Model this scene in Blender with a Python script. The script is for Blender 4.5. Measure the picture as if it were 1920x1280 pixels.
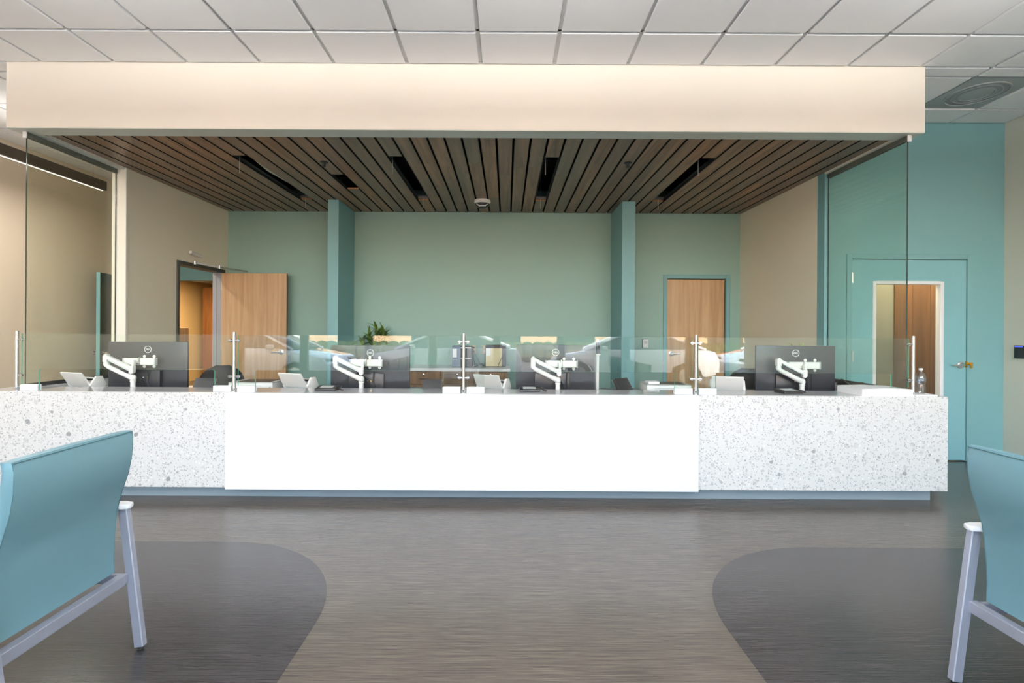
import bpy, bmesh, math, random
from mathutils import Vector, Matrix
random.seed(7)
for o in list(bpy.data.objects): bpy.data.objects.remove(o, do_unlink=True)
S = bpy.context.scene
COL = S.collection
PI = math.pi
CAMZ = 1.36

# ------------------------------------------------------------------ camera, sky, sun, lamps, exposure
cd = bpy.data.cameras.new('camera'); cam = bpy.data.objects.new('camera', cd); COL.objects.link(cam)
cd.sensor_width = 36; cd.lens = 925 / 1920 * 36
cd.shift_x = 10 / 1920; cd.shift_y = -22 / 1920; cd.clip_start = .05; cd.clip_end = 300
cam.matrix_world = Matrix.Translation((0, 0, CAMZ)) @ Matrix.Rotation(PI / 2, 4, 'X') @ Matrix.Rotation(.0058, 4, 'Z')
S.camera = cam
S.view_settings.view_transform = 'Standard'; S.view_settings.look = 'None'
S.view_settings.exposure = 0.22; S.view_settings.gamma = 1; S.view_settings.use_curve_mapping = False
SKY, SUN = 2.35, 30.0
w = bpy.data.worlds.new('sky'); S.world = w; w.use_nodes = True
nt = w.node_tree; bg = nt.nodes['Background']
sky = nt.nodes.new('ShaderNodeTexSky'); sky.sky_type = 'NISHITA'; sky.sun_disc = False
sky.sun_elevation = math.radians(48); sky.sun_rotation = math.radians(20); sky.dust_density = 2.5; sky.air_density = 1.0
wb = nt.nodes.new('ShaderNodeMix'); wb.data_type = 'RGBA'; wb.blend_type = 'MULTIPLY'; wb.inputs[0].default_value = 1; wb.inputs[7].default_value = (1.12, 1.0, .86, 1)   # the camera's white balance
nt.links.new(sky.outputs[0], wb.inputs[6]); nt.links.new(wb.outputs[2], bg.inputs[0]); bg.inputs[1].default_value = SKY
sl = bpy.data.lights.new('sun', 'SUN'); sl.energy = SUN; sl.angle = .01; sl.color = (1, .95, .87)
so = bpy.data.objects.new('sun', sl); COL.objects.link(so)
so.rotation_euler = (math.radians(-52), math.radians(10), 0)      # sun stands over the back of the building: lights the parked cars, never the room
FX0, FX1, WY = -5.95, 5.25, -2.7
pl = bpy.data.lights.new('window_portal', 'AREA'); pl.shape = 'RECTANGLE'; pl.size = 11.0; pl.size_y = 3.3; pl.cycles.is_portal = True
po = bpy.data.objects.new('window_portal', pl); COL.objects.link(po); po.location = (-.35, WY + .16, 1.75); po.rotation_euler = (PI / 2, 0, 0)
def lamp(name, loc, sx, sy, e, col=(1, .86, .7), rot=(0, 0, 0)):
    l = bpy.data.lights.new(name, 'AREA'); l.shape = 'RECTANGLE'; l.size = sx; l.size_y = sy; l.energy = e; l.color = col
    o = bpy.data.objects.new(name, l); COL.objects.link(o); o.location = loc; o.rotation_euler = rot
    return o
LAMP = 66
WARM = (1, .96, .91)
lamp('pendant_lamp_left', (-5.05, 2.0, 3.058), .012, 8.0, LAMP * 1.45, WARM)
lamp('fill_uplight_left', (-5.05, 2.0, 3.185), .05, 8.0, LAMP * .22, WARM, (PI, 0, 0))  # added upward light, brightens the ceiling and wall at left
for lx in (-2.4, .2, 2.9):  # unseen pendants, added to light the waiting area
    lamp('fill_lamp_front', (lx, -.1, 3.052), .05, 4.6, LAMP * .35, WARM)
    lamp('fill_uplight_front', (lx, -.1, 3.185), .05, 4.6, LAMP * 5.2, WARM, (PI, 0, 0))  # added uplight, fills the room by bounce off the ceiling
lamp('back_office_lamp', (-6.6, 10.8, 2.50), 1.2, .6, 170, (1, .76, .48))
lamp('side_room_fill', (4.6, 5.60, 2.66), 1.0, .2, 45, (1, .82, .6))  # added unseen lamp, brightens the panelling behind the side door

def at(px, py, Y):
    "point of the place that the photograph shows at (px, py), at distance Y along the room"
    dx, dy = px - 950, py - 618
    return Vector(((dx + .0058 * dy) * Y / 925, Y, CAMZ - (dy - .0058 * dx) * Y / 925))

# ------------------------------------------------------------------ materials
def srgb(r, g, b):
    f = lambda c: (c / 255) / 12.92 if c / 255 <= .04045 else ((c / 255 + .055) / 1.055) ** 2.4
    return (f(r), f(g), f(b), 1)
MATS = {}
def mat(name, col, rough=.5, metal=0, spec=.5, bump=0, bscale=200, coat=0, vary=0):
    m = bpy.data.materials.new(name); m.use_nodes = True; n = m.node_tree.nodes; L = m.node_tree.links
    b = n['Principled BSDF']; b.inputs['Roughness'].default_value = rough; b.inputs['Metallic'].default_value = metal
    b.inputs['Specular IOR Level'].default_value = spec; b.inputs['Coat Weight'].default_value = coat
    tc = n.new('ShaderNodeTexCoord')
    nz = n.new('ShaderNodeTexNoise'); nz.inputs['Scale'].default_value = bscale; nz.inputs['Detail'].default_value = 3
    L.new(tc.outputs['Object'], nz.inputs['Vector'])
    mx = n.new('ShaderNodeMix'); mx.data_type = 'RGBA'; mx.inputs[6].default_value = col
    mx.inputs[7].default_value = tuple(c * (1 - (vary or .03)) for c in col[:3]) + (1,)
    L.new(nz.outputs['Fac'], mx.inputs[0]); L.new(mx.outputs[2], b.inputs['Base Color'])
    if bump:
        bp = n.new('ShaderNodeBump'); bp.inputs['Strength'].default_value = bump; bp.inputs['Distance'].default_value = .002
        L.new(nz.outputs['Fac'], bp.inputs['Height']); L.new(bp.outputs[0], b.inputs['Normal'])
    MATS[name] = m; return m
def wood(name, c1, c2, axis='z', rough=.45, scale=1.0, rnd=.0, grey=None):
    m = bpy.data.materials.new(name); m.use_nodes = True; n = m.node_tree.nodes; L = m.node_tree.links
    b = n['Principled BSDF']; b.inputs['Roughness'].default_value = rough
    tc = n.new('ShaderNodeTexCoord'); mp = n.new('ShaderNodeMapping')
    sc = {'z': (14, 14, .7), 'y': (14, .7, 14), 'x': (.7, 14, 14)}[axis]
    mp.inputs['Scale'].default_value = tuple(s * scale for s in sc)
    oi = n.new('ShaderNodeObjectInfo'); ml = n.new('ShaderNodeMath'); ml.operation = 'MULTIPLY'; ml.inputs[1].default_value = 37
    L.new(oi.outputs['Random'], ml.inputs[0])
    ad = n.new('ShaderNodeVectorMath'); ad.operation = 'ADD'
    L.new(tc.outputs['Object'], ad.inputs[0]); L.new(ml.outputs[0], ad.inputs[1]); L.new(ad.outputs[0], mp.inputs['Vector'])
    nz = n.new('ShaderNodeTexNoise'); nz.inputs['Scale'].default_value = 1; nz.inputs['Detail'].default_value = 6; nz.inputs['Distortion'].default_value = .9; nz.inputs['Roughness'].default_value = .65
    L.new(mp.outputs[0], nz.inputs['Vector'])
    r = n.new('ShaderNodeValToRGB'); r.color_ramp.elements[0].position = .3; r.color_ramp.elements[1].position = .72
    r.color_ramp.elements[0].color = c2; r.color_ramp.elements[1].color = c1
    L.new(nz.outputs['Fac'], r.inputs[0])
    out = r.outputs[0]
    if grey:
        mx = n.new('ShaderNodeMix'); mx.data_type = 'RGBA'; mx.blend_type = 'MIX'; mx.inputs[7].default_value = grey
        m2 = n.new('ShaderNodeMath'); m2.operation = 'MULTIPLY'; m2.inputs[1].default_value = rnd
        L.new(oi.outputs['Random'], m2.inputs[0]); L.new(m2.outputs[0], mx.inputs[0]); L.new(out, mx.inputs[6]); out = mx.outputs[2]
    L.new(out, b.inputs['Base Color'])
    bp = n.new('ShaderNodeBump'); bp.inputs['Strength'].default_value = .15; bp.inputs['Distance'].default_value = .001
    L.new(nz.outputs['Fac'], bp.inputs['Height']); L.new(bp.outputs[0], b.inputs['Normal'])
    return m
def emit(name, col, s):
    m = bpy.data.materials.new(name); m.use_nodes = True; n = m.node_tree.nodes
    b = n['Principled BSDF']; b.inputs['Emission Color'].default_value = col; b.inputs['Emission Strength'].default_value = s
    b.inputs['Base Color'].default_value = col; return m
def glass(name, tint, f0=.05):
    m = bpy.data.materials.new(name); m.use_nodes = True; n = m.node_tree.nodes; L = m.node_tree.links
    n.remove(n['Principled BSDF']); out = n['Material Output']
    tr = n.new('ShaderNodeBsdfTransparent'); tr.inputs[0].default_value = tint
    gl = n.new('ShaderNodeBsdfGlossy'); gl.inputs['Roughness'].default_value = 0; gl.inputs[0].default_value = (1, 1, 1, 1)
    lw = n.new('ShaderNodeLayerWeight'); lw.inputs[0].default_value = .5
    p = n.new('ShaderNodeMath'); p.operation = 'POWER'; p.inputs[1].default_value = 5; L.new(lw.outputs['Facing'], p.inputs[0])
    q = n.new('ShaderNodeMath'); q.operation = 'MULTIPLY_ADD'; q.inputs[1].default_value = 1 - f0; q.inputs[2].default_value = f0; L.new(p.outputs[0], q.inputs[0])
    mx = n.new('ShaderNodeMixShader'); L.new(q.outputs[0], mx.inputs[0]); L.new(tr.outputs[0], mx.inputs[1]); L.new(gl.outputs[0], mx.inputs[2])
    L.new(mx.outputs[0], out.inputs[0]); return m
def terrazzo(name):
    m = bpy.data.materials.new(name); m.use_nodes = True; n = m.node_tree.nodes; L = m.node_tree.links
    b = n['Principled BSDF']; b.inputs['Roughness'].default_value = .35
    tc = n.new('ShaderNodeTexCoord'); cur = None
    base = srgb(206, 205, 203)
    nz = n.new('ShaderNodeTexNoise'); nz.inputs['Scale'].default_value = 18; nz.inputs['Detail'].default_value = 2
    L.new(tc.outputs['Object'], nz.inputs['Vector'])
    wob = n.new('ShaderNodeVectorMath'); wob.operation = 'MULTIPLY_ADD'; wob.inputs[1].default_value = (.02, .02, .02)
    L.new(nz.outputs['Color'], wob.inputs[0]); L.new(tc.outputs['Object'], wob.inputs[2])
    prev = None
    for sc, rad, keep, dark in ((15, .32, .72, srgb(142, 142, 143)), (30, .36, .62, srgb(150, 150, 150)), (75, .38, .45, srgb(146, 146, 148)), (42, .34, .8, srgb(232, 232, 232))):
        v = n.new('ShaderNodeTexVoronoi'); v.inputs['Scale'].default_value = sc; L.new(wob.outputs[0], v.inputs['Vector'])
        lt = n.new('ShaderNodeMath'); lt.operation = 'LESS_THAN'; lt.inputs[1].default_value = rad; L.new(v.outputs['Distance'], lt.inputs[0])
        sp = n.new('ShaderNodeSeparateColor'); L.new(v.outputs['Color'], sp.inputs[0])
        gt = n.new('ShaderNodeMath'); gt.operation = 'GREATER_THAN'; gt.inputs[1].default_value = keep; L.new(sp.outputs[0], gt.inputs[0])
        mu = n.new('ShaderNodeMath'); mu.operation = 'MULTIPLY'; L.new(lt.outputs[0], mu.inputs[0]); L.new(gt.outputs[0], mu.inputs[1])
        m2 = n.new('ShaderNodeMath'); m2.operation = 'MULTIPLY'; L.new(mu.outputs[0], m2.inputs[0]); L.new(sp.outputs[1], m2.inputs[1])
        mx = n.new('ShaderNodeMix'); mx.data_type = 'RGBA'; L.new(m2.outputs[0], mx.inputs[0])
        if prev: L.new(prev, mx.inputs[6])
        else: mx.inputs[6].default_value = base
        mx.inputs[7].default_value = dark; prev = mx.outputs[2]
    L.new(prev, b.inputs['Base Color']); return m
def striated(name, c1, c2, rough=.4, warm=None):
    m = bpy.data.materials.new(name); m.use_nodes = True; n = m.node_tree.nodes; L = m.node_tree.links
    b = n['Principled BSDF']
    tc = n.new('ShaderNodeTexCoord'); res = []
    for sc in ((3.0, 170, 1), (9, 520, 1)):
        mp = n.new('ShaderNodeMapping'); mp.inputs['Scale'].default_value = sc; L.new(tc.outputs['Object'], mp.inputs['Vector'])
        nz = n.new('ShaderNodeTexNoise'); nz.inputs['Scale'].default_value = 1; nz.inputs['Detail'].default_value = 4; L.new(mp.outputs[0], nz.inputs['Vector']); res.append(nz.outputs['Fac'])
    a = n.new('ShaderNodeMath'); a.operation = 'ADD'; L.new(res[0], a.inputs[0]); L.new(res[1], a.inputs[1])
    h = n.new('ShaderNodeMath'); h.operation = 'MULTIPLY'; h.inputs[1].default_value = .5; L.new(a.outputs[0], h.inputs[0])
    r = n.new('ShaderNodeValToRGB'); r.color_ramp.elements[0].position = .36; r.color_ramp.elements[1].position = .64
    r.color_ramp.elements[0].color = c2; r.color_ramp.elements[1].color = c1; L.new(h.outputs[0], r.inputs[0]); L.new(r.outputs[0], b.inputs['Base Color'])
    b.inputs['Roughness'].default_value = rough
    bp = n.new('ShaderNodeBump'); bp.inputs['Strength'].default_value = .25; bp.inputs['Distance'].default_value = .0006
    L.new(h.outputs[0], bp.inputs['Height']); L.new(bp.outputs[0], b.inputs['Normal']); return m

M = dict(
 teal=mat('teal_paint', srgb(124, 170, 173), .55, bump=.05, bscale=350),
 tealdoor=mat('teal_enamel', srgb(130, 180, 186), .38),
 sage=mat('sage_paint', srgb(148, 180, 169), .55, bump=.05, bscale=350),
 cream=mat('cream_paint', srgb(240, 232, 220), .6, bump=.04, bscale=350),
 beige=mat('beige_paint', srgb(228, 214, 194), .6, bump=.04, bscale=350),
 litbeige=mat('partition_beige_lit', srgb(244, 234, 212), .6, bump=.04, bscale=350),  # beige copy for the partitions, lightened to make up for dim light
 beige2=mat('pale_grey_beige_paint', srgb(208, 206, 192), .6, bump=.04, bscale=350),
 whitewall=mat('white_paint', srgb(238, 232, 222), .5),
 soffit=mat('pale_soffit_paint', srgb(214, 218, 210), .45),
 yellow=mat('warm_yellow_paint', srgb(226, 196, 140), .6),
 tile=mat('mineral_fibre', srgb(244, 244, 246), .85, bump=.3, bscale=420, vary=.05),
 grid=mat('grid_white_steel', srgb(206, 206, 206), .5),
 diff=mat('grey_diffuser_steel', srgb(165, 170, 172), .5),
 black=mat('matt_black', srgb(14, 14, 15), .8),
 plenum=mat('plenum_black', srgb(10, 10, 11), .9),
 bplastic=mat('black_plastic', srgb(34, 33, 34), .35),
 monitor=mat('dark_grey_monitor_plastic', srgb(56, 57, 61), .3, spec=.5, coat=.12),
 wplastic=mat('white_plastic', srgb(236, 233, 230), .35),
 gplastic=mat('light_grey_plastic', srgb(200, 203, 203), .4),
 dgrey=mat('dark_grey_plastic', srgb(52, 52, 54), .4),
 paper=mat('paper', srgb(244, 243, 244), .7),
 creampaper=mat('cream_paper', srgb(232, 215, 178), .7, vary=.12, bscale=14),
 lamin=mat('white_laminate', srgb(232, 232, 234), .28),
 quartz=mat('grey_polished_quartz', srgb(196, 196, 200), .07, spec=.8, vary=.12, bscale=60),
 desk=mat('grey_desk_laminate', srgb(120, 120, 122), .4),
 toe=mat('blue_grey_toe_kick', srgb(128, 142, 150), .5),
 chrome=mat('chrome', srgb(215, 215, 215), .12, metal=1),
 steel=mat('brushed_steel', srgb(214, 212, 210), .3, metal=1),
 silver=mat('silver_powder_coat', srgb(160, 164, 178), .42, metal=.4),
 armrest=mat('pale_silver_armrest', srgb(222, 224, 228), .4),
 brass=mat('brass', srgb(190, 150, 70), .3, metal=1),
 vinyl=mat('teal_vinyl', srgb(98, 135, 146), .36, bump=.12, bscale=500),
 seam=mat('dark_seam_thread', srgb(70, 104, 112), .6),
 rubber=mat('black_rubber', srgb(20, 20, 22), .6),
 darkframe=mat('charcoal_frame_paint', srgb(62, 64, 60), .45),
 greyframe=mat('grey_jamb_paint', srgb(158, 158, 162), .45),
 shadeteal=mat('shaded_teal_enamel', srgb(44, 66, 66), .45),  # teal of the ajar door darkened, shade put into the colour
 edge=mat('green_glass_edge', srgb(96, 190, 160), .2),
 reflgrey=mat('glass_reflection_grey', srgb(150, 140, 122), .5),  # reflection in the side door glass, put into a colour
 chan=mat('olive_grey_channel', srgb(104, 106, 98), .45),
 dedge=mat('dark_glass_edge', srgb(38, 48, 42), .2),
 leaf=mat('leaf_green', srgb(96, 124, 44), .45, vary=.5, bscale=30),
 leaf2=mat('pale_leaf_green', srgb(150, 178, 60), .45, vary=.3, bscale=30),
 stem=mat('stem_green', srgb(120, 130, 80), .6),
 pendant=mat('bronze_metal', srgb(66, 58, 50), .5),
 rawwood=mat('raw_plywood_edge', srgb(196, 132, 88), .7),
 asphalt=mat('asphalt', srgb(96, 96, 98), .9, vary=.2, bscale=5),
 carpaint=mat('white_car_paint', srgb(214, 220, 230), .15, coat=1),
 carglass=mat('car_glass', srgb(40, 52, 58), .05, spec=1),
 hedge=mat('hedge_green', srgb(60, 72, 36), .8, vary=.5, bscale=6),
 walk=mat('pale_concrete', srgb(206, 200, 190), .9),
 stucco=mat('tan_stucco', srgb(188, 158, 128), .9),
 red=mat('red_sign', srgb(200, 70, 50), .5),
 blue=mat('blue_grey_front', srgb(84, 100, 122), .35),
 cushion=mat('office_chair_fabric', srgb(24, 24, 26), .8),
 blueled=emit('blue_led', (.05, .08, 1, 1), 1.5),
 strip=emit('led_strip', (1, .90, .78, 1), 1.6),
 glass=glass('clear_green_glass', (.955, .985, .965, 1), .045),
 sglass=glass('side_glass', (.93, .952, .915, 1), .025),
 wglass=glass('window_glass', (.97, .98, .975, 1), .04),
 bottle=glass('bottle_plastic', (.93, .96, .98, 1), .12),
 terr=terrazzo('terrazzo'),
 floor=striated('striated_floor', srgb(98, 92, 85), srgb(48, 45, 43), .24),
 inlay=striated('dark_striated_floor', srgb(66, 64, 66), srgb(32, 31, 33), .24),
 oak=wood('light_oak_veneer', srgb(212, 176, 134), srgb(182, 142, 102), 'z', .4),
 walnut=wood('brown_wood_panel', srgb(140, 92, 50), srgb(98, 60, 28), 'z', .4),
 cabwood=wood('brown_cabinet_veneer', srgb(132, 106, 78), srgb(90, 68, 46), 'z', .45),
 plank=wood('smoked_ceiling_wood', srgb(182, 134, 100), srgb(96, 68, 50), 'y', .36, 1.0, .7, srgb(116, 106, 96)),
)

# ------------------------------------------------------------------ mesh helpers
class MB:
    def __init__(s): s.v = []; s.f = []; s.m = []
    def add(s, vs, fs, mi=0):
        k = len(s.v); s.v += [tuple(v) for v in vs]; s.f += [tuple(i + k for i in f) for f in fs]; s.m += [mi] * len(fs); return s
    def box(s, x0, x1, y0, y1, z0, z1, mi=0, mx=None, emi=None):
        vs = [Vector((x, y, z)) for z in (z0, z1) for y in (y0, y1) for x in (x0, x1)]
        if mx: vs = [mx @ v for v in vs]
        fs = [(0, 2, 3, 1), (4, 5, 7, 6), (0, 1, 5, 4), (2, 6, 7, 3), (0, 4, 6, 2), (1, 3, 7, 5)]
        return s.add(vs, fs, mi)
    def bar(s, a, b, w, h=None, mi=0, up=Vector((0, 0, 1))):
        a, b = Vector(a), Vector(b); h = h or w; d = (b - a); L = d.length; d.normalize()
        if abs(d.dot(up)) > .98: up = Vector((0, 1, 0))
        x = d.cross(up).normalized(); y = x.cross(d)
        vs = [p + x * sx * w / 2 + y * sy * h / 2 for p in (a, b) for sy in (-1, 1) for sx in (-1, 1)]
        return s.add(vs, [(0, 2, 3, 1), (4, 5, 7, 6), (0, 1, 5, 4), (2, 6, 7, 3), (0, 4, 6, 2), (1, 3, 7, 5)], mi)
    def tube(s, pts, r, n=12, mi=0, caps=True):
        pts = [Vector(p) for p in pts]; rs = r if isinstance(r, (list, tuple)) else [r] * len(pts)
        d0 = (pts[1] - pts[0]).normalized(); up = Vector((0, 0, 1)) if abs(d0.z) < .9 else Vector((0, 1, 0))
        x = d0.cross(up).normalized(); vs = []
        for i, p in enumerate(pts):
            d = ((pts[min(i + 1, len(pts) - 1)] - pts[max(i - 1, 0)])).normalized()
            x = (x - d * x.dot(d)).normalized(); y = d.cross(x)
            vs += [p + (x * math.cos(2 * PI * k / n) + y * math.sin(2 * PI * k / n)) * rs[i] for k in range(n)]
        fs = [(i * n + k, i * n + (k + 1) % n, (i + 1) * n + (k + 1) % n, (i + 1) * n + k) for i in range(len(pts) - 1) for k in range(n)]
        if caps: fs += [tuple(reversed(range(n))), tuple(range((len(pts) - 1) * n, len(pts) * n))]
        return s.add(vs, fs, mi)
    def lathe(s, prof, c=(0, 0, 0), n=20, mi=0, axis='z'):
        vs = []
        for r, z in prof:
            for k in range(n):
                a = 2 * PI * k / n; p = (r * math.cos(a), r * math.sin(a), z)
                if axis == 'y': p = (p[0], p[2], p[1])
                if axis == 'x': p = (p[2], p[0], p[1])
                vs.append((p[0] + c[0], p[1] + c[1], p[2] + c[2]))
        fs = [(i * n + k, i * n + (k + 1) % n, (i + 1) * n + (k + 1) % n, (i + 1) * n + k) for i in range(len(prof) - 1) for k in range(n)]
        fs += [tuple(reversed(range(n))), tuple(range((len(prof) - 1) * n, len(prof) * n))]
        return s.add(vs, fs, mi)
    def prism(s, poly, d0, d1, axis='y', mi=0, mx=None):
        "polygon in the two other axes extruded along axis"
        def P(a, b, d): return {'y': (a, d, b), 'x': (d, a, b), 'z': (a, b, d)}[axis]
        n = len(poly); vs = [Vector(P(a, b, d)) for d in (d0, d1) for a, b in poly]
        if mx: vs = [mx @ v for v in vs]
        fs = [tuple(range(n)), tuple(reversed(range(n, 2 * n)))] + [(i, i + n, (i + 1) % n + n, (i + 1) % n) for i in range(n)]
        return s.add(vs, fs, mi)
    def mesh(s, name, mats, bevel=0, seg=1, smooth=None):
        bm = bmesh.new(); vv = [bm.verts.new(v) for v in s.v]
        for f, mi in zip(s.f, s.m):
            try: fc = bm.faces.new([vv[i] for i in f]); fc.material_index = mi
            except ValueError: pass
        bmesh.ops.recalc_face_normals(bm, faces=bm.faces)
        if bevel:
            es = [e for e in bm.edges if len(e.link_faces) == 2 and e.calc_face_angle(0) > .5]
            bmesh.ops.bevel(bm, geom=es, offset=bevel, segments=seg, profile=.6, affect='EDGES', clamp_overlap=True)
        me = bpy.data.meshes.new(name); bm.to_mesh(me); bm.free()
        for m in (mats if isinstance(mats, (list, tuple)) else [mats]): me.materials.append(m)
        if smooth is None or smooth:
            me.polygons.foreach_set('use_smooth', [True] * len(me.polygons))
            if hasattr(me, 'set_sharp_from_angle'): me.set_sharp_from_angle(angle=math.radians(35))
        return me
    def build(s, name, mats, parent=None, bevel=0, seg=1, loc=None):
        o = bpy.data.objects.new(name, s.mesh(name, mats, bevel, seg)); COL.objects.link(o)
        if parent: o.parent = parent
        if loc: o.location = loc
        return o
def tag(o, label=None, cat=None, group=None, kind=None):
    if label: o['label'] = label
    if cat: o['category'] = cat
    if group: o['group'] = group
    if kind: o['kind'] = kind
    return o
def struct(o, label=None): return tag(o, label, None, None, 'structure')
def empty(name, loc, rz=0, label=None, cat=None, group=None, kind=None):
    o = bpy.data.objects.new(name, None); COL.objects.link(o); o.location = loc; o.rotation_euler = (0, 0, rz); o.empty_display_size = .1
    return tag(o, label, cat, group, kind)
def copy_tree(o, parent=None):
    c = o.copy(); COL.objects.link(c); c.parent = parent
    for ch in [x for x in bpy.data.objects if x.parent == o and x != c]: copy_tree(ch, c)
    return c
def B(x0, x1, y0, y1, z0, z1): return MB().box(x0, x1, y0, y1, z0, z1)
def wall_open(name, axis, c0, c1, a0, a1, z0, z1, holes, m, parent=None):
    "wall slab with rectangular holes; axis = the direction it runs along"
    mb = MB()
    def bx(p, q, u, v):
        if q - p > 1e-4 and v - u > 1e-4:
            mb.box(p, q, c0, c1, u, v) if axis == 'x' else mb.box(c0, c1, p, q, u, v)
    cur = a0
    for (h0, h1, hz0, hz1) in sorted(holes):
        bx(cur, h0, z0, z1); bx(h0, h1, z0, hz0); bx(h0, h1, hz1, z1); cur = h1
    bx(cur, a1, z0, z1)
    return mb.build(name, m, parent)

# ------------------------------------------------------------------ the setting
CEIL = 3.58
struct(B(-9.2, FX1 + .12, WY - .2, 14.1, -.12, 0).build('floor', M['floor']))
def inlay_poly(xin, ytop, r, sgn, xfar, y0):
    p = [(xfar, y0), (xin, y0)]
    for k in range(0, 25):
        a = k / 24 * PI / 2; p.append((xin - sgn * r * (1 - math.cos(a)), ytop - r * (1 - math.sin(a))))
    p.append((xfar, ytop)); return p
struct(MB().prism(inlay_poly(-.875, 3.14, .87, 1, -4.6, -2.4), -.002, .0012, 'z').build('floor_inlay', M['inlay']))
struct(MB().prism(inlay_poly(1.015, 3.105, .86, -1, 4.3, -2.4), -.002, .0012, 'z').build('floor_inlay', M['inlay']))
struct(B(-9.2, FX1 + .24, WY - .35, 14.2, CEIL + .1, CEIL + .3).build('sun_block_roof', M['stucco']))  # unseen slab, added to keep the sun out of the rooms
struct(wall_open('wall_left', 'y', FX0 - .12, FX0, WY - .2, 8.6, 0, CEIL + .1, [], M['beige']))
struct(B(FX1, FX1 + .12, WY - .2, 14.1, 0, CEIL + .1).build('wall_right', M['beige2']))
# teal wall with the side door
TW = 5.21
struct(wall_open('wall_back_right', 'x', TW, TW + .12, 3.35, FX1, 0, CEIL + .1, [(3.60, 4.90, 0, 2.165)], M['teal']))
# staff-area back wall and partitions
struct(wall_open('wall_back', 'x', 7.09, 7.21, -4.13, 3.47, 0, CEIL + .1, [(2.262, 3.19, 0, 2.145)], M['sage']))
struct(B(3.35, 3.47, TW + .12, 7.09, 0, CEIL + .1).build('wall_partition_right', M['litbeige']))
struct(wall_open('wall_partition_left', 'y', -4.13, -4.01, 5.20, 7.09, 0, CEIL + .1, [(6.02, 6.96, 0, 2.16)], M['litbeige']))
struct(B(-4.145, -3.995, 5.17, 5.20, .0, 3.03).build('trim_1', M['whitewall'], bevel=.002))
struct(B(-2.335, -2.195, 6.42, 7.09, 0, 3.04).build('column_left', M['teal'], bevel=.002))
struct(B(1.495, 1.667, 6.42, 7.09, 0, 3.04).build('column_right', M['teal'], bevel=.002))
# corridor end and the room beyond
struct(wall_open('wall_corridor', 'x', 8.6, 8.72, -9.0, -4.01, 0, CEIL + .1, [(-5.93, -4.2, 0, 2.19)], M['teal']))
struct(B(-4.13, -4.01, 7.21, 8.6, 0, CEIL + .1).build('wall_corridor_side', M['beige']))
struct(B(-8.2, -8.08, 8.72, 14, 0, CEIL).build('wall_far_room', M['yellow']))
struct(B(-8.2, FX1, 13.9, 14.1, 0, CEIL + .1).build('wall_outer_back', M['yellow']))  # added to stop sun from behind; also ends the far room
struct(B(-8.08, -3.0, 8.72, 13.9, 2.56, 2.60).build('ceiling_far_room', M['whitewall']))
struct(B(-9.3, -9.1, 8.0, 14.1, 0, CEIL + .1).build('sun_block_left', M['stucco']))  # unseen slab, added to shut out sun at the left
struct(B(3.47, FX1, 5.4, 8.6, 2.7, 2.74).build('ceiling_side_room', M['whitewall']))
struct(B(3.3, FX1, 8.6, 8.7, 0, CEIL).build('wall_side_room', M['beige']))

# bulkhead and soffit
bk = struct(MB().box(-4.18, 3.475, 4.11, 4.27, 3.024, CEIL + .02).box(-4.18, -4.01, 4.27, 5.2, 3.024, CEIL + .02).box(3.35, 3.475, 4.27, 5.21, 3.024, CEIL + .02).build('ceiling_bulkhead', M['cream']))
MB().box(-4.178, 3.473, 4.112, 4.27, 3.018, 3.0241).box(-4.178, -4.01, 4.27, 5.17, 3.018, 3.0241).box(3.35, 3.473, 4.27, 5.2, 3.018, 3.0241).build('soffit_board', M['soffit'], bk)
struct(B(-4.01, 3.35, 4.27, 7.09, 3.36, 3.40).build('ceiling_plenum', M['plenum']))

# suspended tile ceiling: each tile its own piece
ce = struct(B(FX0, FX1, WY - .1, 8.6, CEIL + .02, CEIL + .1).build('ceiling', M['tile']))
G0, GS = -.228, .6096
xs = [FX0] + [G0 + GS * k for k in range(-9, 9) if FX0 + .05 < G0 + GS * k < FX1 - .05] + [FX1]
ys = [3.66 + GS * k for k in range(-10, 8)] + [8.6]
ys = [y for y in ys if y > -2.6]; ys = [WY + .1] + ys
def visible_cell(x0, x1, y0, y1):
    if y0 < 4.11:
        return [(x0, x1, y0, min(y1, 4.11))] + ([(x0, min(x1, -4.18), 4.11, y1)] if y1 > 4.12 and x0 < -4.2 else []) + ([(max(x0, 3.475), x1, 4.11, y1)] if y1 > 4.12 and x1 > 3.5 else [])
    out = []
    if x0 < -4.2: 
        lim = -4.18 if y0 < 5.19 else -4.13
        out.append((x0, min(x1, lim), y0, y1))
    if x1 > 3.5 and y0 < TW: out.append((max(x0, 3.475), x1, y0, min(y1, TW)))
    return out
tmesh = {}
far = MB()
grid_mb = MB()
DIFF = None
for i in range(len(xs) - 1):
    for j in range(len(ys) - 1):
        for (a, b, c, d) in visible_cell(xs[i], xs[i + 1], ys[j], ys[j + 1]):
            if b - a < .03 or d - c < .03: continue
            if abs(xs[i] - (G0 + 7 * GS)) < .01 and abs(c - 4.27) < .02: DIFF = (a, b, c, d); continue
            if c < 2.4:
                far.box(a + .016, b - .016, c + .016, d - .016, CEIL - .008, CEIL + .012); continue
            key = (round(b - a, 3), round(d - c, 3))
            if key not in tmesh:
                hx, hy = key[0] / 2, key[1] / 2
                tmesh[key] = MB().box(-hx + .010, hx - .010, -hy + .010, hy - .010, .005, .02).box(-hx + .0165, hx - .0165, -hy + .0165, hy - .0165, -.014, .0052).mesh('ceiling_tile', M['tile'])
            o = bpy.data.objects.new('ceiling_tile', tmesh[key]); COL.objects.link(o); o.parent = ce; o.location = ((a + b) / 2, (c + d) / 2, CEIL)
tag(far.build('ceiling_tile_field', M['tile'], ce), kind='stuff')
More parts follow.
